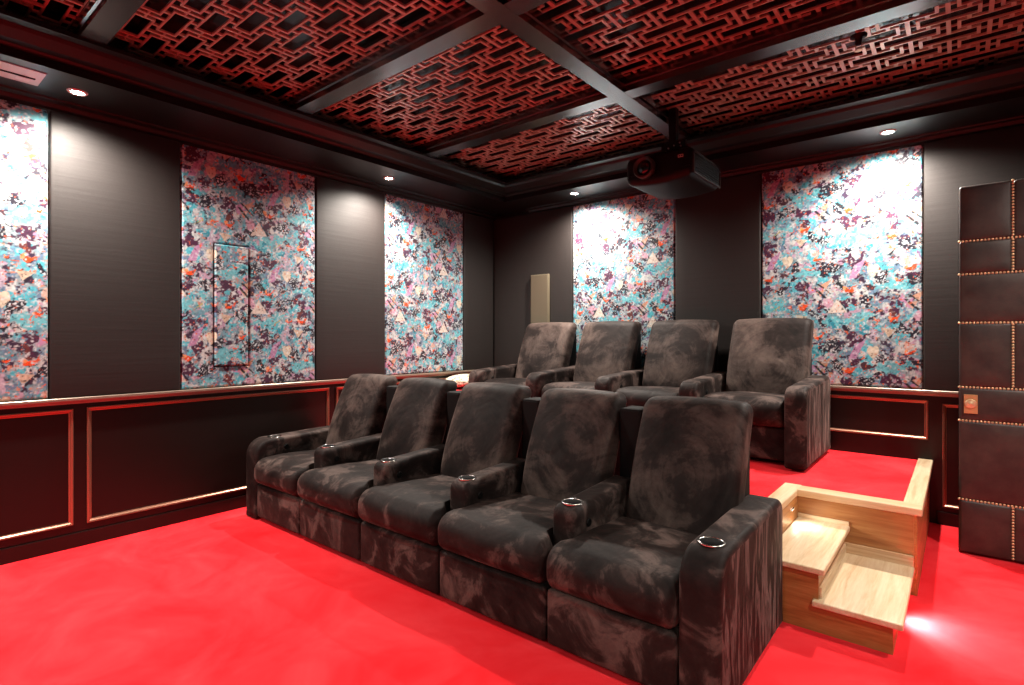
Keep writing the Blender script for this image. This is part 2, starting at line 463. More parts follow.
# ------------------------------------------------------------------ oak steps
st = thing('wooden_steps', 'two-tread oak corner steps set into the platform notch beside the front row', 'steps', (-.50, 3.02, 0))
def L(x0, y0, z0, x1, y1, z1): return (x0+.50, y0-3.02, z0, x1+.50, y1-3.02, z1)
obj('riser', B(*L(-.785, 3.015, 0, -.235, 3.03, .13)), OAKX, st)
obj('riser', B(*L(-.785, 3.0155, .13, -.535, 3.03, .29)), OAKX, st)
obj('side_board', B(*L(-.250, 3.03, 0, -.235, 3.784, .13)), OAKYD, st)
obj('side_board', B(*L(-.550, 3.03, .16, -.535, 3.784, .29)), OAKYD, st)
obj('tread', B(*L(-.56, 2.985, .13, -.195, 3.784, .16), bev=.009, seg=3), OAKY, st)
obj('tread', B(*L(-.786, 2.988, .29, -.505, 3.784, .32), bev=.009, seg=3), OAKY, st)
obj('skirting', B(*L(-.535, 3.772, .16, -.20, 3.784, .22), bev=.003), OAKT, st)
obj('skirting', B(*L(-.535, 3.03, .16, -.523, 3.772, .215), bev=.003), OAKY, st)
obj('skirting', B(*L(-.786, 3.774, .32, -.51, 3.784, .345), bev=.003), OAKT, st)

# ------------------------------------------------------------------ recliners
CY = {}
def part(name, key, build, mat, parent, loc=None, smooth=True):
    if key not in CY:
        bm = bmesh.new(); build(bm); me = bpy.data.meshes.new(key)
        bmesh.ops.recalc_face_normals(bm, faces=bm.faces); bm.to_mesh(me); bm.free()
        for q in (mat if isinstance(mat, (list, tuple)) else [mat]): me.materials.append(q)
        if smooth:
            for p in me.polygons: p.use_smooth = True
        CY[key] = me
    o = bpy.data.objects.new(name, CY[key]); C.objects.link(o); o.parent = parent
    if loc: o.location = loc
    return o
def seat_fn(x0, x1, y0, y1, tl=None, tr=None):
    def f(x, y, z):
        k = min(1, max(0, (y-.085)/.05))
        if tl is not None and x < tl: x = x*(1-k)+tl*k
        if tr is not None and x > tr: x = x*(1-k)+tr*k
        u = (x-x0)/(x1-x0)*2-1; v = (y-y0)/(y1-y0)
        t = max(0, (z-.38)/.10)
        crown = (1-u*u)*.018*min(1, max(0, v*4))*t
        z2 = z + crown + .02*t*math.sin(min(1, v*1.5)*math.pi)*.5 - .02*t*max(0, v-.55)
        y2 = y - .018*(1-u*u)*(1 if v < .12 else 0)*(1-abs((z-.40)/.12)**2 if abs(z-.40) < .12 else 0)
        return (x, y2, z2)
    return f
def seat_cushion(x0, x1, y0, tl=None, tr=None):
    def b(bm): soft(bm, x0, y0, .285, x1, .66, .485, (.045, .085, .08), 20, seat_fn(x0, x1, y0, .66, tl, tr), 5)
    return b
def footrest(x0, x1, y0):
    def f(x, y, z):
        u = (x-x0)/(x1-x0)*2-1; w = (z-.155)/.125
        return (x, y - (.012*(1-u*u)*(1-min(1, w*w)) if y < y0+.03 else 0), z)
    def b(bm): soft(bm, x0, y0, .03, x1, y0+.09, .285, .02, 8, f, 3)
    return b
def back_fn(w, ztop, wide_top=0.):
    def f(x, y, z):
        t = (z-.42)/(ztop-.42)
        u = x/w
        # local y: 0 front .. .17 back ; lean backwards and plump the lumbar area and the headrest
        yy = y + .56 + .255*t - .03*math.sin(math.pi*min(1, max(0, t)))*(1 if y < .06 else .2)
        if y < .085: yy -= .022*(1-u*u) * (.6+.4*math.cos((t-.35)*5))
        z2 = z - .012*u*u*max(0, t)
        return (x*(1+wide_top*(t-.5)), yy, z2)
    return f
def backrest(w, ztop=1.115):
    def b(bm): soft(bm, -w, 0, .42, w, .165, ztop, (.05, .055, .06), 14, back_fn(w, ztop), 5)
    return b
def end_arm(x0, x1, y1=.955, h=.625, r=.13, h2=None, side=0):
    """full side arm with rounded front and a soft outer skin; outline in y,z extruded in x with rolled edges"""
    def b(bm):
        pts = []
        n = 8
        for i in range(n+1):
            a = math.pi - math.pi/2*i/n
            pts.append((r+r*math.cos(a), h-r+r*math.sin(a)))
        hb = h2 if h2 else h
        for i in range(1, 10): pts.append((r+(y1-.07-r)*i/10, h+(hb-h)*i/10))
        for i in range(n+1):
            a = math.pi/2 - math.pi/2*i/n
            pts.append((y1-.07+.07*math.cos(a), hb-.07+.07*math.sin(a)))
        for i in range(1, 9): pts.append((y1, (hb-.07)*(1-i/8)+.012*i/8))
        for i in range(1, 12): pts.append((y1*(1-i/12), .012))
        for i in range(0, 9): pts.append((0, .012+(h-r-.012)*i/9))
        c = ((y1)/2, h*.5)
        prof = []                                   # (x, inset) across the width
        m, rr = 6, .028
        for i in range(m+1):
            a = math.pi/2*i/m; prof.append((x0+rr*(1-math.cos(math.pi/2-a+0)) if False else x0+rr*(1-math.cos(a)), rr*(1-math.sin(a))))
        prof += [(x1-(p[0]-x0), p[1]) for p in prof[::-1]]
        k = len(pts); tang = []
        for i in range(k):
            p, q = pts[i-1], pts[(i+1) % k]
            d = Vector((q[0]-p[0], q[1]-p[1])); d.normalize(); tang.append((d.y, -d.x))
        rings = []
        for (x, ins) in prof:
            rings.append([bm.verts.new((x, p[0]+t[0]*ins, max(.012, p[1]+t[1]*ins))) for p, t in zip(pts, tang)])
        for A, D in zip(rings, rings[1:]):
            for i in range(k): bm.faces.new((A[i], A[(i+1) % k], D[(i+1) % k], D[i]))
        for ring, s in ((rings[0], 0), (rings[-1], 1)):
            f = bm.faces.new(ring if s else ring[::-1]); f.material_index = 1 if (s and side) else 0
    return b
def mid_arm(x0, x1):
    def f(x, y, z):
        t = (y-.16)/.66
        return (x, y, z + .03*t*(1 if z > .5 else .3))
    def b(bm): soft(bm, x0, .15, .31, x1, .80, .625, (.035, .05, .05), 8, f, 4)
    return b
def cup(parent, x, y, z):
    def ring(bm):
        lathe(bm, [(.044, -.004), (.044, .004), (.0455, .0065), (.052, .0065), (.054, .004), (.054, -.004)], 32)
    def well(bm):
        lathe(bm, [(.0445, .0045), (.0445, .005), (.0, .005)], 28)
    c = part('cup_holder', 'cup_ring', ring, STEEL, parent, (x, y, z)); c['label'] = 'chrome cup holder ring'
    part('cup_well', 'cup_well', well, CUPIN, c)
def button(parent, x, y, z):
    def bt(bm): lathe(bm, [(.021, -.004), (.021, .002), (.018, .005), (.013, .004), (.0, .004)], 20, axis='x')
    part('control_button', 'recline_button', bt, BLACKP, parent, (x, y, z))

def recliner(i, kind, x, y, z, label, group):
    t = thing('recliner', label, 'recliner', (x, y, z), 0, group)
    first, last = (i == 0), (i == (4 if kind == 'front' else 3))
    if kind == 'front':
        # middle seats are .72 wide; end seats stop at their outer arm
        s0, s1 = (-.275 if first else -.356), (.268 if last else .356)
        key = 'f%d%d' % (first, last)
        part('seat_cushion', key+'seat', seat_cushion(s0, s1, -.03, None if first else -.279, None if last else .279), SUEDE, t)
        part('footrest', key+'foot', footrest(s0, s1, .005), SUEDE, t)
        part('base', key+'base', lambda bm: box(bm, s0+.01, .09, .012, s1-.01, .79, .285), SHELL, t, smooth=False)
        part('backrest', 'fback', backrest(.283), SUEDE_B, t, (.017, 0, 0))
        part('back_shell', 'fshell', lambda bm: box(bm, -.255, .80, .02, .275, .955, 1.02, bev=.015), SHELL, t, smooth=False)
        if not first: part('rear_post', 'fpost', lambda bm: box(bm, -.412, .805, .012, -.272, .955, 1.035, bev=.018), SHELL, t, smooth=False)
        if first:
            a = part('armrest', 'farmL', end_arm(-.458, -.275, .94, h2=.64), [SUEDE, SUEDE_S], t); cup(a, -.355, .19, .6235); button(a, -.275, .25, .545)
        if last:
            a = part('armrest', 'farmR', end_arm(.272, .437, .94, h2=.645, side=1), [SUEDE, SUEDE_S], t); cup(a, .353, .15, .6255)
        else:
            a = part('armrest', 'fmid', mid_arm(.283, .437), SUEDE, t); cup(a, .36, .235, .6275); button(a, .439, .26, .54)
    else:
        part('seat_cushion', 'bseat', seat_cushion(-.32, .32, .04), SUEDE, t)
        part('footrest', 'bfoot', footrest(-.315, .315, .13), SUEDE, t)
        part('base', 'bbase', lambda bm: box(bm, -.31, .2, .012, .31, .86, .285), SHELL, t, smooth=False)
        part('backrest', 'bback', backrest(.322, 1.13), SUEDE_B, t, (.03, 0, 0))
        part('back_shell', 'bshell', lambda bm: box(bm, -.29, .80, .02, .33, .955, 1.0, bev=.015), SHELL, t, smooth=False)
        if first:
            a = part('armrest', 'barmL', end_arm(-.472, -.322, .94, .60, .10, .64), [SUEDE, SUEDE_S], t); button(a, -.322, .25, .50)
        a = part('armrest', 'barmR%d' % last, end_arm(.322, .472, .94, .60, .10, .64, side=int(last)), [SUEDE, SUEDE_S], t)
        if not last: button(a, .472, .25, .50)
    return t
G1, G2 = 'dark brown suede recliners of the front row', 'dark brown suede recliners on the raised back row'
FL = ['dark brown suede recliner at the left end of the front row, nearest the wainscot',
      'dark brown suede recliner in the front row, second from the left wall',
      'dark brown suede recliner in the middle of the five-seat front row',
      'dark brown suede recliner in the front row, next to the right end seat',
      'large dark brown suede recliner ending the front row beside the oak steps']
for i in range(5): recliner(i, 'front', -4.00+.72*i - (0 if i else -.0), 2.04, 0, FL[i], G1)
BL = ['brown suede recliner at the left end of the raised row, near the wall speaker',
      'brown suede recliner on the raised row, second from the left corner',
      'brown suede recliner on the raised row, just left of its right end seat',
      'brown suede recliner ending the raised row on the right, its whole side arm showing']
for i in range(4): recliner(i, 'back', -1.312-.795*(3-i), 4.31, PZ, BL[i], G2)

# ------------------------------------------------------------------ printed and plain fabric wall panels
def vnoise(rng, shape, cell):
    h, w = shape; gh, gw = int(h/cell)+3, int(w/cell)+3
    g = rng.random((gh, gw))
    yy, xx = np.arange(h)/cell, np.arange(w)/cell
    y0, x0 = yy.astype(int), xx.astype(int); fy, fx = (yy-y0)[:, None], (xx-x0)[None, :]
    fy = fy*fy*(3-2*fy); fx = fx*fx*(3-2*fx)
    return (g[y0][:, x0]*(1-fy)*(1-fx)+g[y0+1][:, x0]*fy*(1-fx)+g[y0][:, x0+1]*(1-fy)*fx+g[y0+1][:, x0+1]*fy*fx)
def fbm(rng, shape, cell, o=3):
    s, a, t = 0, 1, 0
    for k in range(o): s = s+a*vnoise(rng, shape, max(1.2, cell/2**k)); t += a; a *= .55
    return s/t
S2L = lambda c: tuple(((x/255)/12.92 if x/255 <= .04045 else ((x/255+.055)/1.055)**2.4) for x in c)
def paint(W, H, res, seed, ox=0., oz=0.):
    nx, nz = int(round(W/res))+1, int(round(H/res))+1
    rng = np.random.default_rng(seed)
    X, Z = np.meshgrid(np.linspace(0, W, nx), np.linspace(0, H, nz))
    sh = X.shape; u = 1/res
    wx = (fbm(rng, sh, .05*u)-.5)*.06; wz = (fbm(rng, sh, .05*u)-.5)*.06
    fx = (fbm(rng, sh, .02*u, 2)-.5)*.024; fz = (fbm(rng, sh, .02*u, 2)-.5)*.024
    img = np.zeros(sh+(3,)); full = (slice(None), slice(None))
    def mix(mask, col, sl=full):
        m = np.clip(mask, 0, 1)[..., None]; img[sl] = img[sl]*(1-m)+np.array(col)*m
    def win(cx, cz, r):
        a, b_ = max(0, int((cx-r)*u)), min(nx, int((cx+r)*u)+2); p, q = max(0, int((cz-r)*u)), min(nz, int((cz+r)*u)+2)
        return (slice(p, q), slice(a, b_)) if b_ > a and q > p else None
    c = lambda *a: S2L(a)
    img[:] = c(150, 164, 168)
    n = fbm(rng, sh, .08*u, 4)
    mix((n-.53)*14, c(206, 208, 204)); mix((.46-n)*12, c(112, 156, 168))
    n = fbm(rng, sh, .045*u, 3); mix((n-.63)*16, c(190, 156, 176)); mix((.40-n)*16, c(110, 134, 158))
    n = fbm(rng, sh, .06*u, 4); mix((.37-n)*16, c(52, 32, 58)); mix((n-.58)*14, c(96, 186, 200))
    n = fbm(rng, sh, .025*u, 3); mix((n-.70)*14, c(204, 140, 116)); mix((.27-n)*10, c(60, 38, 62))
    jx = vnoise(rng, sh, .02*u); dn = vnoise(np.random.default_rng(seed+5), sh, .0095*u)
    dotm = np.clip((dn-.68)*8, 0, 1)
    spk = vnoise(np.random.default_rng(seed+9), sh, .012*u)
    def blob(cx, cz, rx, rz, col, w=1., soft=5., rot=0.):
        sl = win(cx, cz, max(rx, rz)+.07)
        if sl is None: return
        a = X[sl]+wx[sl]*w+fx[sl]-cx; b_ = Z[sl]+wz[sl]*w+fz[sl]-cz; ca, sa = math.cos(rot), math.sin(rot)
        q = ((a*ca+b_*sa)/rx)**2+((-a*sa+b_*ca)/rz)**2
        mix((1-q)*soft, col, sl)
    def poly(pts, col, w=.12):
        mx, mz = sum(p[0] for p in pts)/len(pts), sum(p[1] for p in pts)/len(pts)
        sl = win(mx, mz, .14)
        if sl is None: return
        a = X[sl]+wx[sl]*w+fx[sl]*.15; b_ = Z[sl]+wz[sl]*w+fz[sl]*.15; m = np.full(a.shape, 1e9); k = len(pts)
        area = sum(pts[i][0]*pts[(i+1) % k][1]-pts[(i+1) % k][0]*pts[i][1] for i in range(k)); s = 1 if area > 0 else -1
        for i in range(k):
            (x0, z0), (x1, z1) = pts[i], pts[(i+1) % k]
            l = math.hypot(x1-x0, z1-z0); m = np.minimum(m, s*((x1-x0)*(b_-z0)-(z1-z0)*(a-x0))/l)
        mix(m/.004, col, sl)
    PL, NV, AQ, TL = c(70, 28, 58), c(22, 18, 36), c(116, 190, 198), c(52, 142, 160)
    for i in range(-3, 5):
      for j in range(-4, 7):
        cx, cz = i*.64+ox, j*.67-i*.12+oz
        if cx < -.6 or cx > W+.6 or cz < -.7 or cz > H+.7: continue
        P = lambda dx, dz: (cx+dx, cz+dz)
        for dx, dz, rx, rz in ((-.24, -.42, .15, .045), (.25, -.11, .15, .05), (.10, -.14, .10, .035), (-.05, -.36, .08, .03)):
            blob(*P(dx, dz), rx, rz, AQ, 2.2, 1.6)
        for dx, dz, rx, rz in ((-.27, -.43, .09, .02), (.27, -.12, .08, .022), (-.02, .18, .08, .025)):
            blob(*P(dx, dz), rx, rz, TL, 2.5, 1.6)
        for dx, dz, rx, rz, cl in ((-.14, .10, .08, .05, PL), (-.17, -.25, .06, .05, PL), (.12, -.24, .06, .05, PL), (-.10, -.07, .045, .03, PL), (.26, -.055, .10, .015, PL),
                                   (.31, .25, .05, .05, PL), (.02, -.20, .05, .02, NV), (-.36, .02, .03, .05, NV), (.17, -.32, .025, .04, PL), (-.20, .17, .05, .02, NV)):
            blob(*P(dx, dz), rx, rz, cl, 2.6, 3.5)
        for dx, dz, rx, rz in ((-.29, .05, .075, .06), (-.05, -.25, .055, .05), (.06, -.05, .05, .055), (-.38, -.39, .045, .04), (.33, -.43, .05, .05), (-.24, -.12, .04, .05), (.20, .20, .04, .04)):
            sl = win(*P(dx, dz), .13)
            if sl is None: continue
            a = X[sl]+1.9*wx[sl]+fx[sl]-cx-dx; b_ = Z[sl]+1.9*wz[sl]+fz[sl]-cz-dz; q = np.clip((1-(a/rx)**2-(b_/rz)**2)*4, 0, 1)
            mix(q, NV, sl); mix(q*dotm[sl], c(214, 220, 222), sl)
        blob(*P(.23, -.26), .06, .03, c(190, 140, 172), 1.6, 2.); blob(*P(-.33, -.25), .05, .04, c(206, 160, 176), 1.6, 2.)
        blob(*P(.0, .14), .03, .08, c(186, 170, 184), 1.4, 2.); blob(*P(-.30, .22), .06, .025, c(130, 96, 136), 1.6, 3.)
        poly([P(-.18, -.07), P(-.115, -.055), P(-.045, .11), P(-.13, .055)], c(186, 140, 172))
        poly([P(-.33, -.345), P(-.18, -.34), P(-.255, -.215)], c(222, 206, 192)); poly([P(-.255, -.215), P(-.18, -.34), P(-.160, -.325)], NV)
        poly([P(.06, -.47), P(.165, -.485), P(.10, -.55)], c(208, 184, 160)); poly([P(.165, -.485), P(.10, -.55), P(.118, -.565)], NV)
        poly([P(.25, -.22), P(.30, -.26), P(.35, -.17)], c(208, 160, 134)); poly([P(.215, -.20), P(.25, -.205), P(.35, -.30), P(.33, -.30)], c(18, 20, 26))
        poly([P(-.42, -.15), P(-.38, -.21), P(-.34, -.14)], c(206, 164, 144)); poly([P(-.44, -.12), P(-.41, -.12), P(-.33, -.21), P(-.35, -.22)], c(18, 24, 30))
        poly([P(-.28, -.08), P(-.25, -.065), P(-.13, -.20), P(-.155, -.205)], c(18, 30, 36))
        poly([P(-.15, -.36), P(-.10, -.43), P(-.05, -.36), P(-.10, -.40)], c(96, 180, 156)); poly([P(-.16, -.46), P(-.06, -.38), P(-.06, -.40)], c(196, 176, 110))
        for dx, dz, s in ((-.165, -.155, 1.), (.135, -.405, 1.), (.24, .0, .85), (-.46, .03, .6), (.02, .27, .5)):
            blob(*P(dx, dz), .038*s, .015*s, c(232, 84, 34), .7, 5., .2); blob(*P(dx-.028*s, dz+.016*s), .018*s, .012*s, c(240, 156, 104), .7, 4., .9)
            blob(*P(dx+.035*s, dz+.02*s), .024*s, .007*s, c(214, 92, 62), .7, 4., .9); blob(*P(dx+.01, dz-.018*s), .03*s, .006*s, c(80, 40, 30), .7, 4., .2)
        blob(*P(.22, .05), .028, .028, c(214, 176, 160), .8, 3.); blob(*P(.30, .06), .05, .03, c(196, 200, 198), 1.4, 3.)
        blob(*P(.13, -.34), .018, .05, c(104, 48, 46), 1.4, 3.); blob(*P(-.02, -.12), .05, .02, c(70, 40, 50), 1.6, 3.)
        sl = win(cx, cz, .09)
        if sl is not None:
            a = (X[sl]+.1*wx[sl]-cx)/.043; b2 = (Z[sl]+.1*wz[sl]-cz+.012)/.050
            mix((1-(a*a+(b2-.6*np.sqrt(np.abs(a)+1e-6))**2))*6, c(222, 208, 184), sl)
    n = fbm(rng, sh, .016*u, 2); mix((n-.62)*4, c(216, 220, 220)); mix((.30-n)*5, c(34, 28, 44))
    n = fbm(rng, sh, .015*u, 2); mix((n-.76)*12, c(224, 110, 74))
    img *= (.78+.44*spk)[..., None]*np.array([.93, 1., 1.04])
    lum = img.mean(axis=-1, keepdims=True)
    img = np.clip((lum+(img-lum)*1.08)*.76, .002, .85)
    return nx, nz, img
def printed_panel(name, wall, a0, a1, label, seed, ox, oz, inset=None):
    z0, z1, th, res = 1.032, 2.955, .022, .0045
    W, H = a1-a0, z1-z0
    nx, nz, img = paint(W, H, res, seed, ox, oz)
    xs, zs = np.linspace(0, W, nx), np.linspace(0, H, nz)
    X, Z = np.meshgrid(xs, zs)
    e = np.minimum(np.minimum(X, W-X), np.minimum(Z, H-Z))
    D = th*np.clip(1-np.exp(-e/.004), 0, 1)
    if inset:
        i0, i1, j0, j1 = inset
        q = np.minimum(np.minimum(X-i0, i1-X), np.minimum(Z-j0, j1-Z))
        D = D + .010*np.clip(q/.006, 0, 1) - .014*np.exp(-((q+.002)/.006)**2)
    co = np.zeros((nx*nz, 3)); 
    if wall == 'L': co[:, 0] = D.ravel(); co[:, 1] = X.ravel(); co[:, 2] = Z.ravel(); loc = (LX+.002, a0, z0)
    else: co[:, 0] = X.ravel(); co[:, 1] = -D.ravel(); co[:, 2] = Z.ravel(); loc = (a0, BY-.002, z0)
    i = np.arange(nz-1)[:, None]*nx+np.arange(nx-1)[None, :]
    q = np.stack([i, i+1, i+nx+1, i+nx], -1).reshape(-1, 4)
    if wall == 'L': pass
    me = bpy.data.meshes.new(name)
    back = np.array([[0, 0, 0], [W, 0, 0], [W, 0, H], [0, 0, H]])
    if wall == 'L': back = back[:, [1, 0, 2]]
    me.from_pydata([], [], [])
    nv = nx*nz
    me.vertices.add(nv); me.vertices.foreach_set('co', co.ravel())
    nf = len(q); me.loops.add(nf*4); me.polygons.add(nf)
    me.loops.foreach_set('vertex_index', q.ravel().astype(np.int32))
    me.polygons.foreach_set('loop_start', np.arange(0, nf*4, 4, dtype=np.int32))
    try: me.polygons.foreach_set('loop_total', np.full(nf, 4, dtype=np.int32))
    except Exception: pass
    me.update(calc_edges=True); me.validate()
    ca = me.color_attributes.new('print', 'FLOAT_COLOR', 'POINT')
    rgba = np.ones((nv, 4), np.float32); rgba[:, :3] = img.reshape(-1, 3)
    ca.data.foreach_set('color', rgba.ravel())
    if wall == 'L': me.flip_normals() if False else None
    t = thing('printed_wall_panel', label, 'wall panel', loc, 0, 'collage-print fabric wall panels')
    link('fabric_cover', me, PRINT, t, True)
    if wall == 'L': bm = B(0, .004, .004, .012, W-.004, H-.004)
    else: bm = B(.004, -.012, .004, W-.004, 0, H-.004)
    obj('backing_board', bm, SHELL, t)
    return t
printed_panel('a', 'L', -.32, .85, 'brightly printed collage fabric panel cut off by the left edge of the photo', 1, .30, .10)
printed_panel('b', 'L', 1.65, 2.79, 'tall collage-print fabric panel with a narrow rectangular hatch set in it', 2, .22, .40, inset=(.245, .515, .17, 1.17))
printed_panel('c', 'L', 3.60, 4.765, 'collage-print fabric panel nearest the room corner on the left wall', 3, .45, .25)
printed_panel('d', 'B', -3.46, -2.235, 'collage-print fabric panel behind the raised row, left of the projector', 4, .60, .30)
printed_panel('e', 'B', -1.41, -.225, 'large collage-print fabric panel on the back wall left of the studded door', 5, .86, .285)
def plain(wall, a0, a1, label):
    z0, z1, th = 1.032, 2.955, .028
    def f(x, y, z): return (x, y, z)
    bm = bmesh.new()
    if wall == 'L': soft(bm, 0, .0, 0, th, a1-a0, z1-z0, (.012, .012, .012), 8, None, 3); loc = (LX+.001, a0, z0)
    else: soft(bm, 0, -th, 0, a1-a0, 0, z1-z0, (.012, .012, .012), 8, None, 3); loc = (a0, BY-.001, z0)
    o = obj('black_wall_panel', bm, BFAB, None, True, loc)
    return tag(o, label, 'wall panel', 'plain black fabric wall panels')
plain('L', .856, 1.644, 'plain black fabric panel under the spotlight at the left, between two printed panels')
plain('L', 2.796, 3.594, 'plain black fabric panel on the left wall, between the hatch panel and the corner print')
plain('L', 4.771, 5.318, 'narrow plain black fabric panel at the corner end of the left wall')
plain('B', -4.668, -3.466, 'plain black fabric panel carrying the slim olive wall speaker')
plain('B', -2.229, -1.416, 'plain black fabric panel between the two prints, under the projector')
plain('B', -.219, 1.34, 'plain black fabric panel next to and behind the studded door')

# ------------------------------------------------------------------ wall speaker
sp = thing('wall_speaker', 'slim olive speaker hung upright on the black panel left of the print', 'speaker', (-3.912, BY-.03, 1.50))
obj('cabinet', B(-.132, -.035, 0, .132, 0, .69, bev=.006), OLIVEF, sp)
obj('grille', B(-.122, -.042, .01, .122, -.033, .68, bev=.004), OLIVE, sp)

# ------------------------------------------------------------------ upholstered studded door
DX0, DX1, DY = -.008, .86, 4.72
dr = thing('upholstered_door', 'dark leather panelled door with rows of brass nails, standing open at the right', 'door', (DX0, DY, 0))
W = DX1-DX0
obj('door_leaf', B(0, .025, .008, W, .07, 2.45), SHELL, dr)
def pad(x0, z0, x1, z1):
    def f(x, y, z):
        u = (x-x0)/(x1-x0)*2-1; v = (z-z0)/(z1-z0)*2-1
        return (x, y-.010*(1-u**4)*(1-v**4) if y < .012 else y, z)
    bm = bmesh.new(); g = .002
    soft(bm, x0+g, 0, z0+g, x1-g, .03, z1-g, (.018, .014, .018), 8, f, 4)
    obj('leather_pad', bm, LEATHER, dr, True)
Vx = .270
Zs = [(2.08, 2.45, 1), (1.86, 2.08, 1), (1.537, 1.86, 0), (1.11, 1.537, 1), (.888, 1.11, 0), (.362, .888, 0), (.008, .362, 1)]
for z0, z1, sp_ in Zs:
    if sp_: pad(0, z0, Vx, z1); pad(Vx, z0, W, z1)
    else: pad(0, z0, W, z1)
def nails(p, q):
    L_ = math.hypot(q[0]-p[0], q[1]-p[1]); n = int(L_/.0185)
    bm = bmesh.new()
    for i in range(n+1):
        x, z = p[0]+(q[0]-p[0])*i/n, p[1]+(q[1]-p[1])*i/n
        r = bmesh.ops.create_uvsphere(bm, u_segments=8, v_segments=5, radius=.0078)
        for v in r['verts']: v.co = Vector((x+v.co.x, .004+v.co.y*.6, z+v.co.z))
    o = obj('nailhead_trim', bm, GOLD, dr, True); o['label'] = 'row of brass nailheads'
for z0, z1, sp_ in Zs[1:]: nails((.004, z1), (W-.004, z1))
for z0, z1, sp_ in Zs:
    if sp_: nails((Vx, z0+.018), (Vx, z1-(.012 if z1 < 2.4 else .004)))
hd = obj('latch_plate', B(.028, -.016, .938, .098, -.006, 1.063, bev=.002), BRASS, dr); hd['label'] = 'square brass latch plate'
bm = bmesh.new(); lathe(bm, [(.031, -.0165), (.031, -.021), (.027, -.024), (.022, -.022), (.014, -.026), (0, -.028)], 24, (.063, 0, 1.003), 'y')
obj('turn_knob', bm, GOLD, hd, True)

# ------------------------------------------------------------------ projector
pj = thing('projector', 'black ceiling projector hung below the beam, round lens towards the screen', 'projector', (-1.76, 3.86, 2.60))
def body(x, y, z):
    t = y/.62
    return (x*(1-.0*t), y, z + (.03 if z < .08 else 0)*(abs(x)/.27)**2)
bm = bmesh.new(); soft(bm, -.265, 0, .0, .265, .62, .235, (.05, .05, .05), 8, body, 4)
obj('housing', bm, BLACKP, pj, True)
bm = bmesh.new(); lathe(bm, [(.055, -.02), (.068, -.055), (.078, -.055), (.083, -.04), (.083, .04), (0, .04)], 32, (-.09, 0, .125), 'y')
obj('lens_ring', bm, GREYP, pj, True)
bm = bmesh.new(); lathe(bm, [(.058, -.03), (.045, -.045), (.02, -.052), (0, -.053)], 24, (-.09, 0, .125), 'y')
obj('lens', bm, simple('lens_glass', (.004, .005, .008), .06, spec=.8), pj, True)
bm = bmesh.new()
for (y0, z0, y1, z1) in ((.03, .035, .59, .045), (.03, .19, .59, .20), (.03, .035, .04, .20), (.58, .035, .59, .20)): box(bm, .262, y0, z0, .275, y1, z1)
v = obj('vent_frame', bm, GREYP, pj)
bm = bmesh.new()
for k in range(8): box(bm, .262, .045, .052+k*.0175, .270, .575, .060+k*.0175)
obj('vent_slats', bm, BLACKP, v)
obj('mount_pole', B(-.03, .28, .23, .03, .34, .70, bev=.004), BLACKP, pj)
mp_ = obj('mount_plate', B(-.16, .12, .245, .19, .46, .275, bev=.004), BLACKP, pj)
lb = obj('maker_label', B(.165, -.004, .155, .205, .004, .175), LABELM, pj); lb['label'] = 'small pale label'
bm = bmesh.new(); box(bm, .170, -.0046, .160, .183, -.0042, .170); box(bm, .188, -.0046, .160, .200, -.0042, .170)
obj('label_print', bm, GREYP, lb)
for (x, z) in ((.02, .262), (.04, .285), (.085, .298), (.13, .31), (.138, .285)):
    bm = bmesh.new(); lathe(bm, [(.0, -.004), (.0045, -.003), (.006, 0), (.006, .012), (0, .012)], 10, (x, .112, z-.005), 'y')
    o = obj('mount_screw', bm, WHITEP, pj, True)
obj('mount_bracket', B(-.02, .12, .255, .17, .16, .33, bev=.004), BLACKP, pj)

# ------------------------------------------------------------------ sprinkler and vents
sk = thing('ceiling_sprinkler', 'small dark fire sprinkler hanging from the right fretwork panel', 'sprinkler', (-.47, 3.85, 3.25))
bm = bmesh.new(); lathe(bm, [(.045, 0), (.045, -.006), (.02, -.01), (.018, -.04), (.014, -.055), (0, -.055)], 20); obj('body', bm, BLACKP, sk, True)
bm = bmesh.new()
for s in (-1, 1): prism(bm, [(s*.016, -.05), (s*.020, -.05), (s*.014, -.085), (s*.010, -.085)], 'y', -.003, .003)
lathe(bm, [(0, -.085), (.022, -.085), (.022, -.088), (0, -.088)], 16); obj('deflector', bm, simple('copper_deflector', (.5, .25, .15), .4, metal=.8), sk)
vt = thing('air_vent', 'pale linear slot diffuser in the soffit at the far left', 'air vent', (-4.29, .20, SZ))
obj('frame', B(-.12, -.62, -.006, .12, .55, .004, bev=.002), VENTM, vt)
bm = bmesh.new(); box(bm, -.02, -.60, -.009, .00, .52, -.0055); obj('slot', bm, CUPIN, vt)
obj('clip', B(-.075, .44, -.012, -.02, .50, -.0055, bev=.002), WHITEP, vt)

# ------------------------------------------------------------------ stool and cushion in the far corner
so = thing('round_stool', 'red round stool in the corner, mostly hidden behind the front row', 'stool', (-4.45, 4.47, PZ))
bm = bmesh.new(); lathe(bm, [(.0, .30), (.15, .30), (.17, .315), (.172, .345), (.155, .365), (0, .37)], 28); obj('seat', bm, REDF, so, True)
for a in range(3):
    bm = bmesh.new(); th_ = a*2.094; x, y = .12*math.cos(th_), .12*math.sin(th_)
    lathe(bm, [(.012, 0), (.016, .30)], 10, (x, y, 0)); obj('leg', bm, BLACKP, so, True)
def cf(x, y, z):
    r2 = min(1, (x*x+y*y)/.04); return (x, y, z*(1-.45*r2))
bm = bmesh.new(); soft(bm, -.17, -.15, -.065, .17, .15, .065, (.05, .05, .05), 10, cf, 4)
cu = obj('throw_cushion', bm, CREAM, None, True, (-4.45, 4.47, PZ+.37+.085)); cu.rotation_euler = (R(8), R(-6), R(25))
tag(cu, 'cream speckled cushion on the red stool in the corner', 'cushion')

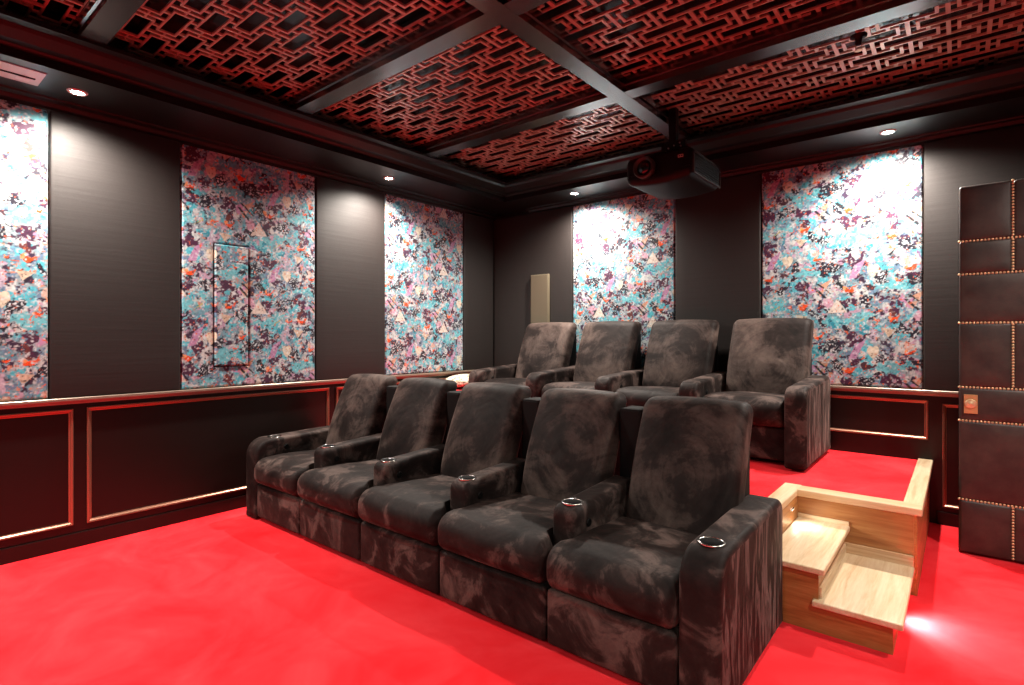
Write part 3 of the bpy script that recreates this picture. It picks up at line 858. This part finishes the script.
# ------------------------------------------------------------------ downlights
def downlight(x, y, label, power, z=SZ):
    d = thing('downlight', label, 'downlight', (x, y, z), 0, 'recessed downlights in the cornice')
    bm = bmesh.new(); lathe(bm, [(.036, .0), (.036, -.008), (.05, -.008), (.055, -.001), (.055, 0)], 28); obj('trim_ring', bm, WHITEP, d, True)
    bm = bmesh.new(); lathe(bm, [(.0, -.006), (.035, -.005), (.035, -.001), (0, -.001)], 24); obj('lens', bm, LAMP, d, True)
    l = bpy.data.lights.new('downlight_lamp', 'SPOT'); l.energy = power; l.color = (1., .90, .80)
    l.spot_size = R(160); l.spot_blend = .9; l.shadow_soft_size = .04
    o = bpy.data.objects.new('lamp', l); C.objects.link(o); o.parent = d; o.location = (0, 0, -.02)
    return d
PW = 280
downlight(-4.33, .93, 'glaring downlight in the left soffit above the first plain black panel', PW)
downlight(-4.33, 3.375, 'glaring downlight in the left soffit nearest the room corner', PW)
downlight(-3.235, 5.01, 'glaring downlight above the printed panel left of the projector', PW)
downlight(-.423, 5.01, 'glaring downlight above the large printed panel near the studded door', PW)
for (x, y) in ((-4.33, -1.5), (1.0, -1.5), (1.0, .93), (1.0, 3.375), (-3.2, -1.9), (-.4, -1.9)):  # unseen lamps added to fill the room with light
    downlight(x, y, 'unseen downlight added as fill, outside the frame', 175)['group'] = 'added fill downlights outside the frame'
# step lights
def steplight(loc, rot, label, power, size):
    d = thing('step_light', label, 'step light', loc)
    d.rotation_euler = rot
    bm = bmesh.new(); lathe(bm, [(.018, .0), (.018, .004), (.012, .005), (0, .005)], 18); obj('lens', bm, emis('step_lens', (1., .92, .8), 12.), d)
    bm = bmesh.new(); lathe(bm, [(.018, .0), (.018, .006), (.023, .006), (.024, 0)], 18); obj('bezel', bm, STEEL, d)
    l = bpy.data.lights.new('step_lamp', 'SPOT'); l.energy = power; l.color = (1., .92, .82); l.spot_size = R(size); l.spot_blend = 1.; l.shadow_soft_size = .018
    o = bpy.data.objects.new('lamp', l); C.objects.link(o); o.parent = d; o.location = (0, 0, .014); o.rotation_euler = (math.pi, 0, 0)
    return d
a = steplight((-.235, 3.42, .115), (0, R(90+32), 0), 'tiny step light on the right side of the lower step', 26, 140)
b = steplight((-.787, 3.62, .40), (0, R(90+30), 0), 'tiny step light in the platform side above the upper tread', 3.5, 150)

# ------------------------------------------------------------------ world, camera, view
w = bpy.data.worlds.new('World'); bpy.context.scene.world = w; w.use_nodes = True
w.node_tree.nodes['Background'].inputs[0].default_value = (0, 0, 0, 1)
cam = bpy.data.cameras.new('Camera'); co = bpy.data.objects.new('Camera', cam); C.objects.link(co)
F = 546.
cam.sensor_width = 36; cam.lens = F*36/1024; cam.shift_y = -(342.5-336)/1024
cam.clip_start = .05
co.location = (0, 0, 1.45); co.rotation_euler = (R(90), 0, math.atan(448/546))
sc = bpy.context.scene; sc.camera = co
sc.view_settings.view_transform = 'Standard'; sc.view_settings.look = 'None'
sc.view_settings.exposure = .64; sc.view_settings.gamma = 1; sc.view_settings.use_curve_mapping = False
sc.cycles.use_denoising = True
sc.cycles.max_bounces = 10; sc.cycles.diffuse_bounces = 6
sc.cycles.sample_clamp_indirect = 6
